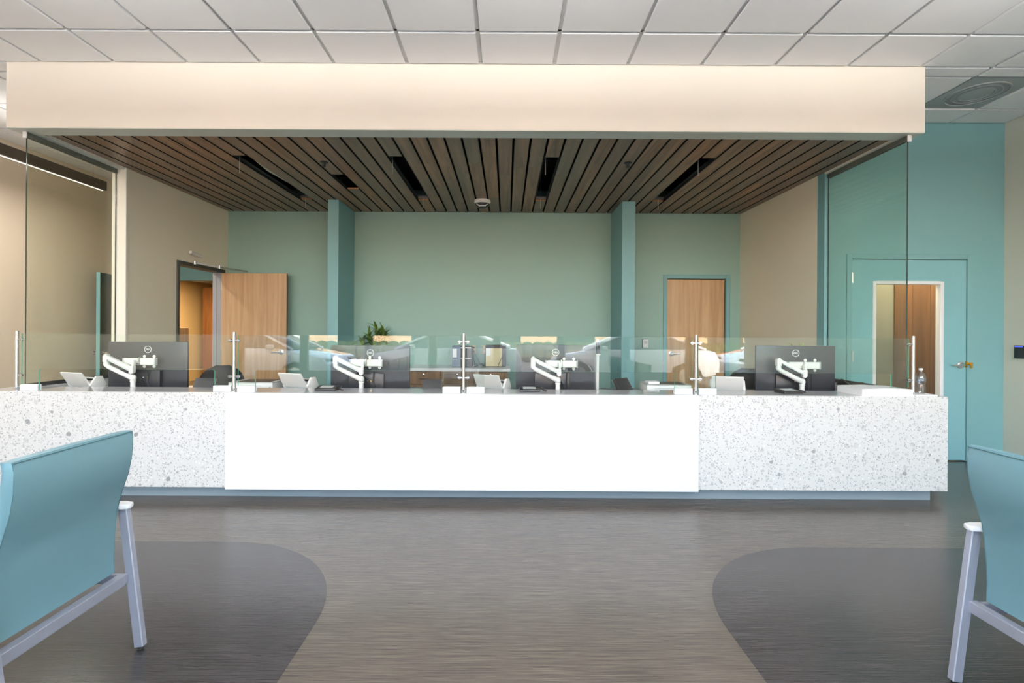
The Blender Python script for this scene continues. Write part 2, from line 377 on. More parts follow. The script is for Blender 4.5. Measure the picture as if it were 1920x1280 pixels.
def grun(x0, x1, y0, y1):
    MB().box(x0, x1, y0, y1, CEIL + .001, CEIL + .019).build('grid_runner', M['grid'], ce)
for x in xs[1:-1]:
    if -4.18 < x < 3.475: grun(x - .012, x + .012, WY, 4.11)
    elif x > 3.4: grun(x - .012, x + .012, WY, TW)
    else: grun(x - .012, x + .012, WY, 8.6)
for y in ys[1:-1]:
    if y < 4.11: grun(FX0, FX1, y - .012, y + .012)
    else:
        grun(FX0, -4.185, y - .012, y + .012)
        if y < TW: grun(3.48, FX1, y - .012, y + .012)
for (a, b, c, d) in ((-4.18, 3.475, 4.09, 4.11), (3.475, 3.49, 4.11, TW), (3.475, FX1, TW - .018, TW), (FX1 - .018, FX1, WY, TW), (FX0, FX0 + .018, WY, 8.6), (-4.2, -4.18, 4.11, 5.2)):
    B(a, b, c, d, CEIL - .003, CEIL + .015).build('wall_angle', M['grid'], ce)
# round diffuser in a grey square panel
a, b, c, d = DIFF; cx, cy = (a + b) / 2, (c + d) / 2
ad = empty('air_diffuser', (cx, cy, CEIL), label='grey square ceiling air diffuser with round perforated centre at right', cat='vent')
B(-.292, .292, -.292, .292, -.008, .012).build('panel', M['diff'], ad)
mb = MB()
for r in (.235, .185, .135):
    mb.lathe([(r, -.008), (r, -.016), (r - .012, -.018), (r - .012, -.008)], n=40)
mb.build('diffuser_ring', M['diff'], ad)
MB().lathe([(.12, -.008), (.12, -.014), (.0, -.020)], n=36).build('cone', M['diff'], ad)
MB().lathe([(.236, -.0085), (.236, -.0105), (.0, -.0105)], n=36).build('recess', mat('diffuser_grey', srgb(152, 156, 158), .7), ad)

# smoked wood plank ceiling, each board a piece, with open light slots
wc = empty('ceiling_wood', (0, 0, 0), kind='structure')
GX, PS = -.101, .1524
slots = {-17: [(4.80, 6.42)], -7: [(4.80, 6.42)], 3: [(4.80, 6.42)], 13: [(4.80, 6.42)], -12: [(5.37, 5.93)]}
ks = range(-26, 23)
for k in ks:
    x0 = max(-4.01, GX + k * PS + .0105); x1 = min(3.35, GX + (k + 1) * PS - .0105)
    if x1 - x0 < .02: continue
    segs = [(4.27, 7.085)]
    for (s0, s1) in slots.get(k, []): segs = [(4.27, s0), (s1, 7.085)]
    for (s0, s1) in segs:
        cuts = [s0]
        if s1 - s0 > 2.0: cuts.append(random.uniform(4.9, 6.5))
        cuts.append(s1)
        for q in range(len(cuts) - 1):
            mb = B(x0, x1, cuts[q] + (.0006 if q else 0), cuts[q + 1], 3.040, 3.058); mb.m = [0, 1, 0, 1, 1, 1]  # board sides coloured black, painting in the shade of the gaps
            mb.build('plank', [M['plank'], M['black']], wc)
        B(x0 - .02, x1 + .02, s0, s1 - .0005, 3.0582, 3.0605).build('gap_shade_sheet', M['black'], wc)  # black sheet added over the gaps to deepen their shade
for y in (4.5, 5.1, 5.7, 6.3, 6.9):
    mb = MB(); xx = -4.0
    bad = sorted([(GX + k * PS, GX + (k + 1) * PS) for k in slots if any(s0 < y < s1 for s0, s1 in slots[k])]); cur = -4.01
    for (p, q) in bad + [(3.35, 3.35)]:
        if p - cur > .01: mb.box(cur, p, y - .015, y + .015, 3.061, 3.10)
        cur = q
    mb.build('carrier_rail', M['black'], wc)
for k, sl_ in slots.items():
    x0, x1 = GX + k * PS, GX + (k + 1) * PS
    for (s0, s1) in sl_:
        B(x0 + .009, x1 - .009, s1 - .0015, s1 + .0005, 3.0405, 3.0575).build('raw_edge', M['rawwood'], wc)
        if s1 - s0 > 1:
            B(x0 - .004, x0 + .006, s0, s1, 3.059, 3.085).build('slot_rail', M['darkframe'], wc)
            B(x1 - .006, x1 + .004, s0, s1, 3.059, 3.085).build('slot_rail', M['darkframe'], wc)
            B(x0 + .009, x1 - .009, s1 - .03, s1 - .01, 3.062, 3.09).build('slot_bracket', M['steel'], wc)
            for yy, dz in ((s0 + .12, -.135), (s1 - .02, -.11)):
                rx = x0 + .02 if yy < 5 else x0 + .075
                rod = MB().tube([(rx, yy, 3.36), (rx, yy, 3.04 + dz)], .0045, 8).build('threaded_rod', M['steel'])
                tag(rod, 'thin threaded rod hanging at the %s end of the %s open ceiling slot' % ('near' if yy < 5 else 'far', {-17: 'leftmost', -7: 'second', 3: 'third', 13: 'rightmost'}[k]), 'rod', 'threaded rods hanging in the open light slots')
mb = MB().tube([(-2.60, 5.0, 3.12), (-2.62, 5.4, 3.10), (-2.63, 5.9, 3.13)], .022, 10)
tag(mb.build('conduit', M['steel']), 'silvery flexible duct seen inside leftmost open ceiling slot', 'duct')
for i, (x, y) in enumerate(((-1.853, 4.98), (1.205, 4.95))):
    s = empty('sprinkler_head', (x, y, 3.04), label=('dark sprinkler head in wood ceiling near left column side', 'dark sprinkler head in wood ceiling, right of the centre slots')[i], cat='sprinkler')
    MB().lathe([(.04, 0), (.04, -.004), (.018, -.010), (.008, -.010)], n=20).build('escutcheon', M['dgrey'], s)
    MB().tube([(0, 0, -.008), (0, 0, -.04)], .006, 8).build('body', M['dgrey'], s)
    MB().tube([(-.016, 0, -.01), (-.018, 0, -.028), (0, 0, -.042)], .003, 6).tube([(.016, 0, -.01), (.018, 0, -.028), (0, 0, -.042)], .003, 6).lathe([(.02, -.046), (.02, -.043)], n=14).build('deflector', M['dgrey'], s)
ds = empty('dome_camera', (-.325, 6.42, 3.04), label='small white dome camera under the wood ceiling between columns', cat='camera')
MB().lathe([(.105, 0), (.108, -.028), (.098, -.046), (.06, -.05)], n=32).build('housing', M['wplastic'], ds)
MB().lathe([(.094, -.046), (.085, -.075), (.05, -.098), (.0, -.105)], n=28).build('dome', M['dgrey'], ds)
MB().tube([(-.07, -.05, -.055), (-.04, -.075, -.085), (.04, -.075, -.085), (.07, -.05, -.055)], .008, 8).build('trim_band', M['wplastic'], ds)

# ------------------------------------------------------------------ window wall behind, parking lot
holes = []
x = -5.75
while x < 5.0: holes.append((x, x + 1.28, .12, 3.40)); x += 1.40
struct(wall_open('wall_front', 'x', WY - .12, WY, FX0 - .12, FX1 + .12, 0, CEIL + .1, holes, M['darkframe']))
for i, h in enumerate(holes):
    wn = empty('window_%d' % (i + 1), (0, 0, 0), kind='structure')
    B(h[0] + .02, h[1] - .02, WY - .065, WY - .057, h[2] + .02, h[3] - .02).build('pane', M['wglass'], wn)
    MB().box(h[0], h[0] + .03, WY - .09, WY - .03, h[2], h[3]).box(h[1] - .03, h[1], WY - .09, WY - .03, h[2], h[3]).box(h[0], h[1], WY - .09, WY - .03, h[2], h[2] + .03).box(h[0], h[1], WY - .09, WY - .03, h[3] - .03, h[3]).build('frame', M['greyframe'], wn)
struct(B(-40, 40, -45, WY - .2, -.4, -.2).build('ground_parking', M['asphalt']))
struct(B(-14, 14, WY - 1.9, WY - .2, -.2, -.05).build('bounce_sidewalk', M['walk']))  # unseen pale slab, widened to bounce daylight up onto the ceiling
def car(label, loc, rz):
    t = empty('parked_car', loc, rz, label, 'car', 'white cars parked outside the windows')
    body = [(-2.32, .35), (-2.35, .62), (-2.2, .80), (-1.2, .98), (-.9, 1.02), (1.6, 1.04), (2.2, 1.0), (2.33, .78), (2.33, .38), (1.9, .28), (1.78, .55), (1.45, .68), (1.12, .55), (1.0, .28), (-1.0, .26), (-1.12, .55), (-1.45, .68), (-1.78, .55), (-1.9, .30)]
    MB().prism(body, -.92, .92, 'y').build('body', M['carpaint'], t, bevel=.05, seg=2)
    gh = [(-1.25, .99), (-.35, 1.38), (.4, 1.42), (1.1, 1.36), (2.0, 1.03)]
    mb = MB(); n = len(gh); vs = [(a, s * (.80 - (b - .99) * .42), b) for s in (-1, 1) for a, b in gh]
    mb.add(vs, [tuple(range(n)), tuple(reversed(range(n, 2 * n)))] + [(i, i + n, (i + 1) % n + n, (i + 1) % n) for i in range(n)])
    mb.build('windows', M['carglass'], t, bevel=.02)
    MB().tube([(-1.3, -.79, .99), (-.36, -.65, 1.39), (.4, -.62, 1.43), (1.1, -.64, 1.37), (2.0, -.78, 1.04)], .035, 8).tube([(-1.3, .79, .99), (-.36, .65, 1.39), (.4, .62, 1.43), (1.1, .64, 1.37), (2.0, .78, 1.04)], .035, 8).build('roof_pillar', M['carpaint'], t)
    B(-.33, 1.05, -.6, .6, 1.40, 1.44).build('roof', M['carpaint'], t, bevel=.02)
    for sx in (-1.45, 1.45):
        for sy in (-.84, .84):
            wh = MB().lathe([(.2, -.1), (.33, -.1), (.335, .1), (.2, .1)], axis='y', n=24, c=(sx, sy, .33)).build('wheel', M['rubber'], t)
            MB().lathe([(.2, -.105), (.2, .105)], axis='y', n=20, c=(sx, sy, .33)).build('rim', M['steel'], wh)
    for sy in (-1, 1):
        B(-2.3, -2.0, sy * .62 - .2, sy * .62 + .2, .66, .76).build('headlight', M['carglass'], t, bevel=.03)
        MB().box(-.85, -.68, sy * 1.0 - .09, sy * 1.0 + .09, 1.0, 1.13).build('mirror', M['carpaint'], t, bevel=.03)
    return t
car('white sedan parked along the windows behind, nose towards the left', (-1.9, -6.9, -.2), 0)
car('white sedan parked outside the left windows, nose towards the middle', (-6.9, -6.2, -.2), PI + .15)
car('white car parked outside the right windows', (3.6, -6.6, -.2), .12)
car('white car parked farthest right outside the windows', (8.9, -7.2, -.2), -.2)
bd = empty('far_building', (0, -34, -.2), label='tan building across the parking lot', cat='building')
B(-30, 30, -6, 0, 0, 5).build('wall', M['stucco'], bd)
for k in range(9): B(-27 + k * 6.3, -24 + k * 6.3, .0, .06, .4, 2.8).build('window', M['carglass'], bd)
for k in range(4): B(-22 + k * 12, -16 + k * 12, .0, .15, 3.4, 4.2).build('sign_band', M['red'], bd)
hg = MB()
for k in range(90):
    x = -22 + k * .5; hg.lathe([(.12, 0), (.42, .25), (.45, .6), (.2, .95), (0, 1.0)], c=(x, -16 + random.uniform(-.1, .1), -.2), n=7)
tag(hg.build('hedge', M['hedge']), 'low green hedge along the parking lot', 'hedge', kind='stuff')

# ------------------------------------------------------------------ doors
def lever(parent, x, y, z, dirx, side=-1, m='steel', name='lever_handle'):
    "lever set on a face that looks towards side*Y"
    mb = MB().lathe([(.036, 0), (.036, side * .010), (.020, side * .016), (.013, side * .050)], c=(x, y, z), n=24, axis='y')
    mb.tube([(x, y + side * .048, z), (x + dirx * .03, y + side * .054, z + .001), (x + dirx * .115, y + side * .052, z - .002)], [.012, .011, .008], 10)
    return mb.build(name, M[m], parent)
# teal side door with a tall lite
d1 = empty('door_1', (0, 0, 0), kind='structure')
MB().box(3.585, 3.64, TW - .012, TW + .13, 0, 2.18).box(4.856, 4.915, TW - .012, TW + .13, 0, 2.18).box(3.64, 4.856, TW - .012, TW + .13, 2.128, 2.18).build('frame', M['teal'], d1, bevel=.003)
DX0, DX1 = 3.646, 4.850; LX0, LX1, LZ0, LZ1 = 3.865, 4.605, .30, 1.895
MB().box(DX0, LX0, TW, TW + .045, .012, 2.122).box(LX1, DX1, TW, TW + .045, .012, 2.122).box(LX0, LX1, TW, TW + .045, LZ1, 2.122).box(LX0, LX1, TW, TW + .045, .012, LZ0).build('leaf', M['tealdoor'], d1)
mb = MB(); t = .032
for (a, b, c, d) in ((LX0 - .005, LX0 + t, LZ0, LZ1), (LX1 - t, LX1 + .005, LZ0, LZ1), (LX0 + t, LX1 - t, LZ1 - t, LZ1 + .004), (LX0 + t, LX1 - t, LZ0 - .004, LZ0 + t)):
    mb.box(a, b, TW - .012, TW + .055, c, d)
mb.build('lite_frame', M['lamin'], d1, bevel=.004)
B(LX0 + .03, LX1 - .03, TW + .02, TW + .026, LZ0 + .03, LZ1 - .03).build('pane', M['wglass'], d1)
lever(d1, 4.79, TW, 1.015, -1)
MB().lathe([(.014, 0), (.014, -.03)], c=(4.868, TW - .012, 1.03), n=14, axis='y').box(4.863, 4.873, TW - .055, TW - .035, .985, 1.045).build('key_cylinder', M['brass'], d1)
B(4.842, 4.858, TW - .014, TW - .002, .99, 1.06).build('strike_plate', M['brass'], d1)
for z in (1.93, 1.10, .28):
    MB().tube([(3.644, TW - .010, z - .055), (3.644, TW - .010, z + .055)], .009, 10).box(3.648, 3.662, TW - .004, TW + .001, z - .055, z + .055).build('hinge', M['steel'], d1)
# wooden door in the back wall
d2 = empty('door_2', (0, 0, 0), kind='structure')
MB().box(2.246, 2.302, 7.075, 7.215, 0, 2.165).box(3.146, 3.205, 7.075, 7.215, 0, 2.165).box(2.302, 3.146, 7.075, 7.215, 2.108, 2.165).build('frame', M['teal'], d2, bevel=.004)
B(2.308, 3.140, 7.12, 7.165, .012, 2.100).build('leaf', M['oak'], d2, bevel=.002)
MB().box(2.302, 2.308, 7.118, 7.17, .01, 2.105).box(3.140, 3.146, 7.118, 7.17, .01, 2.105).box(2.308, 3.14, 7.118, 7.17, 2.1005, 2.108).build('seal', M['black'], d2)
lever(d2, 2.375, 7.12, 1.03, 1)
# wooden door standing open from the left partition
d3 = empty('door_3', (0, 0, 0), kind='structure')
MB().box(-4.145, -3.995, 5.985, 6.03, 0, 2.185).box(-4.145, -3.995, 6.95, 6.995, 0, 2.185).box(-4.145, -3.995, 6.03, 6.95, 2.14, 2.185).build('frame', M['darkframe'], d3, bevel=.003)
MB().box(-4.13, -4.08, 6.03, 6.04, 0, 2.14).box(-4.13, -4.08, 6.936, 6.95, 0, 2.14).build('stop', M['greyframe'], d3)
B(-4.142, -4.0, 6.944, 6.950, 0, 2.139).build('jamb', M['greyframe'], d3)
B(-3.985, -3.075, 6.885, 6.93, .012, 2.130).build('leaf', M['oak'], d3, bevel=.002)
B(-3.0752, -3.0735, 6.886, 6.929, .014, 2.128).build('leaf_edge', M['cabwood'], d3)
lever(d3, -3.145, 6.885, 1.03, -1)
for z in (1.95, 1.1, .25): MB().tube([(-3.992, 6.905, z - .055), (-3.992, 6.905, z + .055)], .009, 10).build('hinge', M['steel'], d3)
MB().bar((-3.985, 6.30, 2.19), (-3.80, 6.52, 2.165), .012, .018).bar((-3.80, 6.52, 2.165), (-3.62, 6.88, 2.15), .012, .018).lathe([(.016, -.02), (.016, .02)], c=(-3.80, 6.52, 2.165), n=12).lathe([(.02, -.02), (.02, .02)], c=(-3.985, 6.30, 2.19), n=12).build('closer_arm', M['steel'], d3)
# teal door ajar in the corridor wall, its leaf coloured as if in shade
d4 = empty('door_4', (-5.93, 7.78, 0), math.radians(14.5), kind='structure')
B(-.022, .022, -.93, 0, .012, 2.13).build('leaf', M['shadeteal'], d4)
B(-.0225, .0225, -.934, -.9302, .012, 2.13).build('leaf_edge', M['tealdoor'], d4)
for s in (-1, 1):
    MB().lathe([(.034, s * .022), (.034, s * .030), (.012, s * .036), (.012, s * .06), (.026, s * .07), (.026, s * .085), (.01, s * .095)], c=(0, -.87, 1.0), n=20, axis='x').build('knob', M['chrome'], d4)
for p in ((6.80, 6.86), (7.79, 7.85)): pass

# ------------------------------------------------------------------ reception counter
rc = empty('reception_counter', (0, 3.93, 0), label='long white and speckled terrazzo reception counter across the room', cat='counter')
def cb(*a): 
    x0, x1, y0, y1, z0, z1 = a; return B(x0, x1, y0 - 3.93, y1 - 3.93, z0, z1)
CT = .845
cb(-4.23, -2.226, 3.93, 3.958, .092, CT).build('terrazzo_panel', M['terr'], rc, bevel=.0015)
cb(1.528, 3.52, 3.93, 3.958, .092, CT).build('terrazzo_panel', M['terr'], rc, bevel=.0015)
wp = cb(-2.225, 1.527, 3.905, 3.958, .084, CT + .001).build('front_panel', M['lamin'], rc, bevel=.002); wp['label'] = 'plain white middle panel'
cb(3.492, 3.52, 3.9585, 5.20, .092, CT).build('end_panel', M['terr'], rc)
cb(-4.23, -4.202, 3.9585, 5.165, .092, CT).build('end_panel', M['terr'], rc)
MB().box(-4.2015, 3.4915, .0285, .36, CT - .022, CT).box(-4.2015, -4.05, .361, 1.235, CT - .022, CT).box(3.335, 3.4915, .361, 1.26, CT - .022, CT).build('ledge_top', M['quartz'], rc, bevel=.001)
B(-4.058, -4.045, .361, 1.235, .77, CT - .0225).build('ledge_face', M['terr'], rc); B(3.330, 3.343, .361, 1.26, .77, CT - .0225).build('ledge_face', M['terr'], rc)
MB().box(-4.2, 3.49, .34, .36, .1, CT - .023).box(-4.2, -4.06, .361, 1.23, .1, .70).box(3.345, 3.49, .361, 1.26, .1, .70).build('carcass', M['desk'], rc)
MB().box(-4.16, 3.44, .07, .10, 0, .0915).box(3.42, 3.44, .1, 1.2, 0, .0915).box(-4.16, -4.14, .1, 1.2, 0, .0915).build('toe_kick', M['toe'], rc)
sd = empty('staff_desk', (0, 4.3, 0), label='grey staff worktop behind the reception counter', cat='desk')
B(-4.04, 3.325, -.005, .70, .745, .775).build('worktop', M['desk'], sd, bevel=.002)
for x in (-3.9, -2.2, -.35, 1.53, 3.2): B(x - .02, x + .02, .05, .65, 0, .7445).build('support_panel', M['desk'], sd)

# glass screens, posts, clamps
PX = [-3.955, -2.200, -.346, 1.530, 3.285]
GT, OPEN = 1.307, 1.022
where = ['at far left of the counter', 'second from left, beside the open wooden door', 'at the middle of the counter', 'second from right, before the closed wooden door', 'at the right end beside the water bottle']
for i, x in enumerate(PX):
    p = empty('screen_post', (x, 3.985, CT), label='slim steel glass-screen post ' + where[i], cat='post', group='steel posts holding the glass screens')
    MB().tube([(0, 0, .004), (0, 0, .478)], .0125, 16).lathe([(.0135, .478), (.012, .483), (.0, .484)], n=16).build('tube', M['steel'], p)
    MB().lathe([(.026, 0), (.026, .006), (.016, .010), (.016, .03)], n=20).build('flange', M['chrome'], p)
    for z in (.415, .125):
        x0, x1 = (-.0 if i == 0 else -.046), (.0 if i == 4 else .046)
        MB().tube([(x0, .0, z), (x1, .0, z)], .0085, 12).build('clamp_arm', M['chrome'], p)
        for xe in ([x0] if i > 0 else []) + ([x1] if i < 4 else []):
            MB().lathe([(.012, -.006), (.013, .0), (.013, .009)], c=(xe * .72, .0, z), n=16, axis='y').build('clamp_disc', M['chrome'], p)
gl_where = ['left of the second post', 'in front of the open wooden door', 'right of the middle post', 'at the right end of the counter']
for i in range(4):
    g = empty('glass_screen', ((PX[i] + PX[i + 1]) / 2, 4.002, CT), label='clear glass counter screen with a pass-through slot, ' + ['far left bay', 'second bay from the left', 'bay right of the middle post', 'rightmost bay'][i], cat='glass screen', group='glass screens along the counter')
    W = (PX[i + 1] - PX[i]) / 2 - .024; leg = .142; z0 = .006; z1 = GT - CT; zo = OPEN - CT; r = .012
    zr = .066 if i == 3 else z0
    poly = [(-W, z0), (-W, z1), (W, z1), (W, zr), (W - leg, zr), (W - leg, zo - r), (W - leg - r * .3, zo - r * .3), (W - leg - r, zo), (-W + leg + r, zo), (-W + leg + r * .3, zo - r * .3), (-W + leg, zo - r), (-W + leg, z0)]
    mb = MB().prism(poly, -.005, .005, 'y'); mb.m = [0, 0] + [1] * len(poly)
    mb.build('pane', [M['glass'], M['edge']], g)
    for s in ((-1, 1) if i < 3 else (-1,)):
        c = s * (W - leg / 2 - .002)
        MB().box(c - .072, c + .072, -.019, -.0055, 0, .05).box(c - .072, c + .072, .0055, .019, 0, .05).box(c - .072, c + .072, -.0052, .0052, 0, .0055).build('base_clamp', M['armrest'], g, bevel=.002)
# tall side glass panes with head channels
for i, (x, y0, y1, lb) in enumerate(((-4.10, 4.205, 5.165, 'tall side glass pane at left end of the counter'), (3.385, 4.175, 5.20, 'tall side glass pane at right end, before the teal door'))):
    g = empty('side_glass', (x, 0, CT), label=lb, cat='glass panel')
    mb = MB().box(-.006, .006, y0, y1, .002, 2.985 - CT); mb.m = [0 if k in (4, 5) else 1 for k in range(6)]
    mb.m = [1, 1, 1, 1, 0, 0]
    mb.build('pane', [M['sglass'], M['dedge']], g)
    MB().box(-.016, -.0065, y0 - .012, y1, 2.975 - CT, 3.0175 - CT).box(.0065, .016, y0 - .012, y1, 2.975 - CT, 3.0175 - CT).build('head_channel', M['chan'], g)
    B(-.016, .016, y0 - .02, y0 - .0125, 2.965 - CT, 3.0175 - CT).build('channel_cap', M['lamin'], g)
    MB().box(-.016, -.0065, y0, y1, .0, .03).box(.0065, .016, y0, y1, .0, .03).build('base_channel', M['dgrey'], g)

# ------------------------------------------------------------------ monitors, arms and things on the staff desk
def text_mesh(body, size, ext=.0008):
    c = bpy.data.curves.new('t', 'FONT'); c.body = body; c.size = size; c.extrude = ext; c.align_x = 'CENTER'; c.align_y = 'CENTER'; c.offset = size * .02
    o = bpy.data.objects.new('t', c); COL.objects.link(o); dg = bpy.context.evaluated_depsgraph_get()
    me = bpy.data.meshes.new_from_object(o.evaluated_get(dg)); bpy.data.objects.remove(o, do_unlink=True); return me
def logo_mesh():
    me = text_mesh('DELL', .0185); bm = bmesh.new(); bm.from_mesh(me)
    for v in bm.verts: v.co.x *= 1.05; v.co.y *= 1.15
    n = 48
    for R0, R1 in ((.0275, .0325),):
        vs = []
        for z in (-.0008, .0008):
            for R in (R0, R1):
                vs.append([bm.verts.new((R * math.cos(2 * PI * k / n), R * math.sin(2 * PI * k / n), z)) for k in range(n)])
        for k in range(n):
            j = (k + 1) % n
            bm.faces.new((vs[2][k], vs[3][k], vs[3][j], vs[2][j])); bm.faces.new((vs[0][k], vs[0][j], vs[1][j], vs[1][k]))
            bm.faces.new((vs[1][k], vs[1][j], vs[3][j], vs[3][k])); bm.faces.new((vs[0][j], vs[0][k], vs[2][k], vs[2][j]))
    bmesh.ops.transform(bm, matrix=Matrix.Rotation(PI / 2, 4, 'X'), verts=bm.verts)
    me2 = bpy.data.meshes.new('logo'); bm.to_mesh(me2); bm.free(); me2.materials.append(M['lamin']); return me2
LOGO = logo_mesh()
MW, MH = .722, .425
def make_monitor():
    t = empty('monitor', (0, 0, 0))
    MB().box(-MW / 2, MW / 2, .0, .022, 0, MH).build('back_shell', M['monitor'], t, bevel=.004, seg=2)
    MB().box(-MW / 2 + .005, MW / 2 - .005, .0225, .026, .005, MH - .005).build('screen', M['black'], t)
    MB().prism([(-.19, .015), (.13, .015), (.13, .165), (.06, .178), (-.10, .178), (-.19, .165)], -.022, -.0005, 'y').build('rear_hump', M['monitor'], t, bevel=.004, seg=2)
    MB().box(-.10, .13, -.026, -.0225, .168, .174).box(.125, .131, -.026, -.0225, .02, .17).build('port_shroud', M['bplastic'], t)
    lo = bpy.data.objects.new('logo', LOGO); COL.objects.link(lo); lo.parent = t; lo.location = (.0, -.0012, MH - .068); lo['label'] = 'white ring logo with lettering'
    for xx, m in ((-.02, 'wplastic'), (.015, 'brass')):
        MB().box(xx - .006, xx + .006, -.030, -.0265, .10, .108).build('port', M[m], t)
    return t
def make_arm():
    t = empty('monitor_mount', (0, 0, 0))
    MB().lathe([(.04, 0), (.04, .008), (.022, .012), (.020, .10), (.024, .102), (.024, .118)], n=24).build('base_post', M['wplastic'], t)
    e = Vector((-.222, -.02, .255))
    MB().tube([(0.0, -.0, .140), (-.01, -.004, .142), (-.20, -.02, .236), tuple(e)], [.024, .0245, .020, .020], 16).lathe([(.0, .118), (.0245, .122), (.027, .135), (.0245, .15), (.014, .165), (0, .168)], n=20).build('lower_arm', M['wplastic'], t, bevel=0)
    MB().lathe([(.0, -.012), (.02, -.01), (.0235, .01), (.02, .026), (.0, .028)], c=tuple(e), n=20).build('elbow', M['wplastic'], t)
    MB().box(-.243, -.203, -.040, .004, .278, .335).prism([(-.243, .335), (-.203, .335), (-.212, .350), (-.228, .350)], -.038, .002, 'y').build('elbow_block', M['wplastic'], t, bevel=.004, seg=2)
    MB().bar((-.215, -.018, .325), (.0, -.018, .218), .040, .030).build('upper_arm', M['wplastic'], t, bevel=.007, seg=3)
    MB().bar((-.19, -.0395, .296), (-.01, -.0395, .206), .003, .010).build('cable_cover', M['gplastic'], t)
    MB().bar((-.17, -.018, .262), (-.03, -.018, .190), .018, .022).build('under_arm_bar', M['dgrey'], t)  # dark grey bar slung below the upper arm
    MB().box(-.012, .026, -.040, .0, .185, .245).prism([(-.012, .185), (.026, .200), (.026, .185), (.006, .172)], -.038, -.002, 'y').box(.004, .026, -.03, .0, .245, .298).build('wrist', M['wplastic'], t, bevel=.004, seg=2)
    MB().tube([(.015, .0, .27), (.03, .04, .27)], .012, 10).build('wrist_pin', M['steel'], t)
    mb = MB()
    for a, b in ((-.105, .028), (.040, .172)): mb.box(a, b, .02, .055, .248, .312)
    mb.build('crossbar', M['wplastic'], t, bevel=.012, seg=3)
    MB().box(-.112, -.104, .018, .057, .246, .314).box(.173, .181, .018, .057, .246, .314).build('crossbar_cap', M['gplastic'], t, bevel=.006, seg=2)
    MB().box(.0285, .0395, .022, .060, .250, .318).build('clamp_block', M['steel'], t)
    for px in (.060, .148):
        for pz in (.236, .326):
            MB().lathe([(.006, -.003), (.013, -.003), (.013, .003), (.006, .003)], c=(px, .056, pz), n=16, axis='y').box(px - .007, px + .007, .053, .059, min(pz, .28), max(pz - .008, .28)).build('mount_ear', M['wplastic'], t)
    MB().tube([(.0, .02, .165), (.03, .045, .13), (.06, .05, .06), (.075, .06, .002)], .006, 8).build('cable', M['bplastic'], t)
    MB().tube([(.09, .065, .20), (.085, .055, .10), (.12, .06, .01)], .005, 8).build('cable', M['bplastic'], t)
    return t
mon_w = ['leftmost monitor on a white arm, nearest the side glass', 'monitor second from left, in front of the potted plant', 'monitor just right of the middle post', 'rightmost monitor, before the beige partition wall']
mon0, arm0 = make_monitor(), make_arm()
mons = [(277.5, 640.7, 249.5), (694.5, 647.3, 677.5), (1042, 646.3, 1046), (1492, 648, 1504)]
for i, (mx, my, ax) in enumerate(mons):
    m = mon0 if i == 0 else copy_tree(mon0); p = at(mx, my, 4.50)
    m.location = (p.x, 4.50, p.z - MH)
    tag(m, 'dark grey back of the ' + mon_w[i], 'monitor', 'monitors along the counter')
    if i == 0:
        pass
    a = arm0 if i == 0 else copy_tree(arm0); q = at(ax, 700, 4.40)
    a.location = (q.x, 4.40, .775)
    tag(a, 'white folding mount holding the ' + mon_w[i].replace(' on a white arm', ''), 'monitor mount', 'white monitor mounts')

def make_scanner():
    t = empty('document_scanner', (0, 0, 0)); L = .145
    hexp = [(-.072, .065), (-.038, .012), (.038, .012), (.072, .065), (.030, .142), (-.022, .142)]
    MB().prism(hexp, L - .022, L, 'x').build('end_cap', M['wplastic'], t, bevel=.004, seg=2)
    MB().prism(hexp, -L, -L + .022, 'x').build('end_cap', M['wplastic'], t, bevel=.004, seg=2)
    MB().prism([(-.060, .06), (-.034, .016), (.034, .016), (.060, .062), (.026, .128), (-.004, .120), (-.03, .07)], -L + .0225, L - .0225, 'x').build('body', M['gplastic'], t)
    MB().box(-L + .02, L - .02, -.06, .05, 0, .014).build('foot', M['gplastic'], t)
    MB().prism([(-.058, .050), (-.066, .060), (-.135, .178), (-.124, .184), (-.046, .062)], -L + .004, L - .024, 'x').build('paper_tray', M['wplastic'], t, bevel=.002)
    MB().box(-L + .03, L - .03, -.024, -.006, .105, .119).build('feed_slot', M['black'], t)
    return t
sc0 = make_scanner()
scs = [((164, 710), 4.52, -16, 'white document scanner with raised tray near the far left screen post'), ((564, 712), 4.55, -20, 'white document scanner with raised tray before the open wooden door'), ((926, 716), 4.52, -28, 'white document scanner right of the middle post, before the low cabinets'), ((1363, 720), 4.48, -17, 'white document scanner seen straight on, beside the rightmost monitor')]
for i, (p, Y, rz, lb) in enumerate(scs):
    s = sc0 if i == 0 else copy_tree(sc0); q = at(p[0], p[1], Y); s.location = (q.x, Y, .775); s.rotation_euler = (0, 0, math.radians(rz)); tag(s, lb, 'scanner', 'white document scanners')

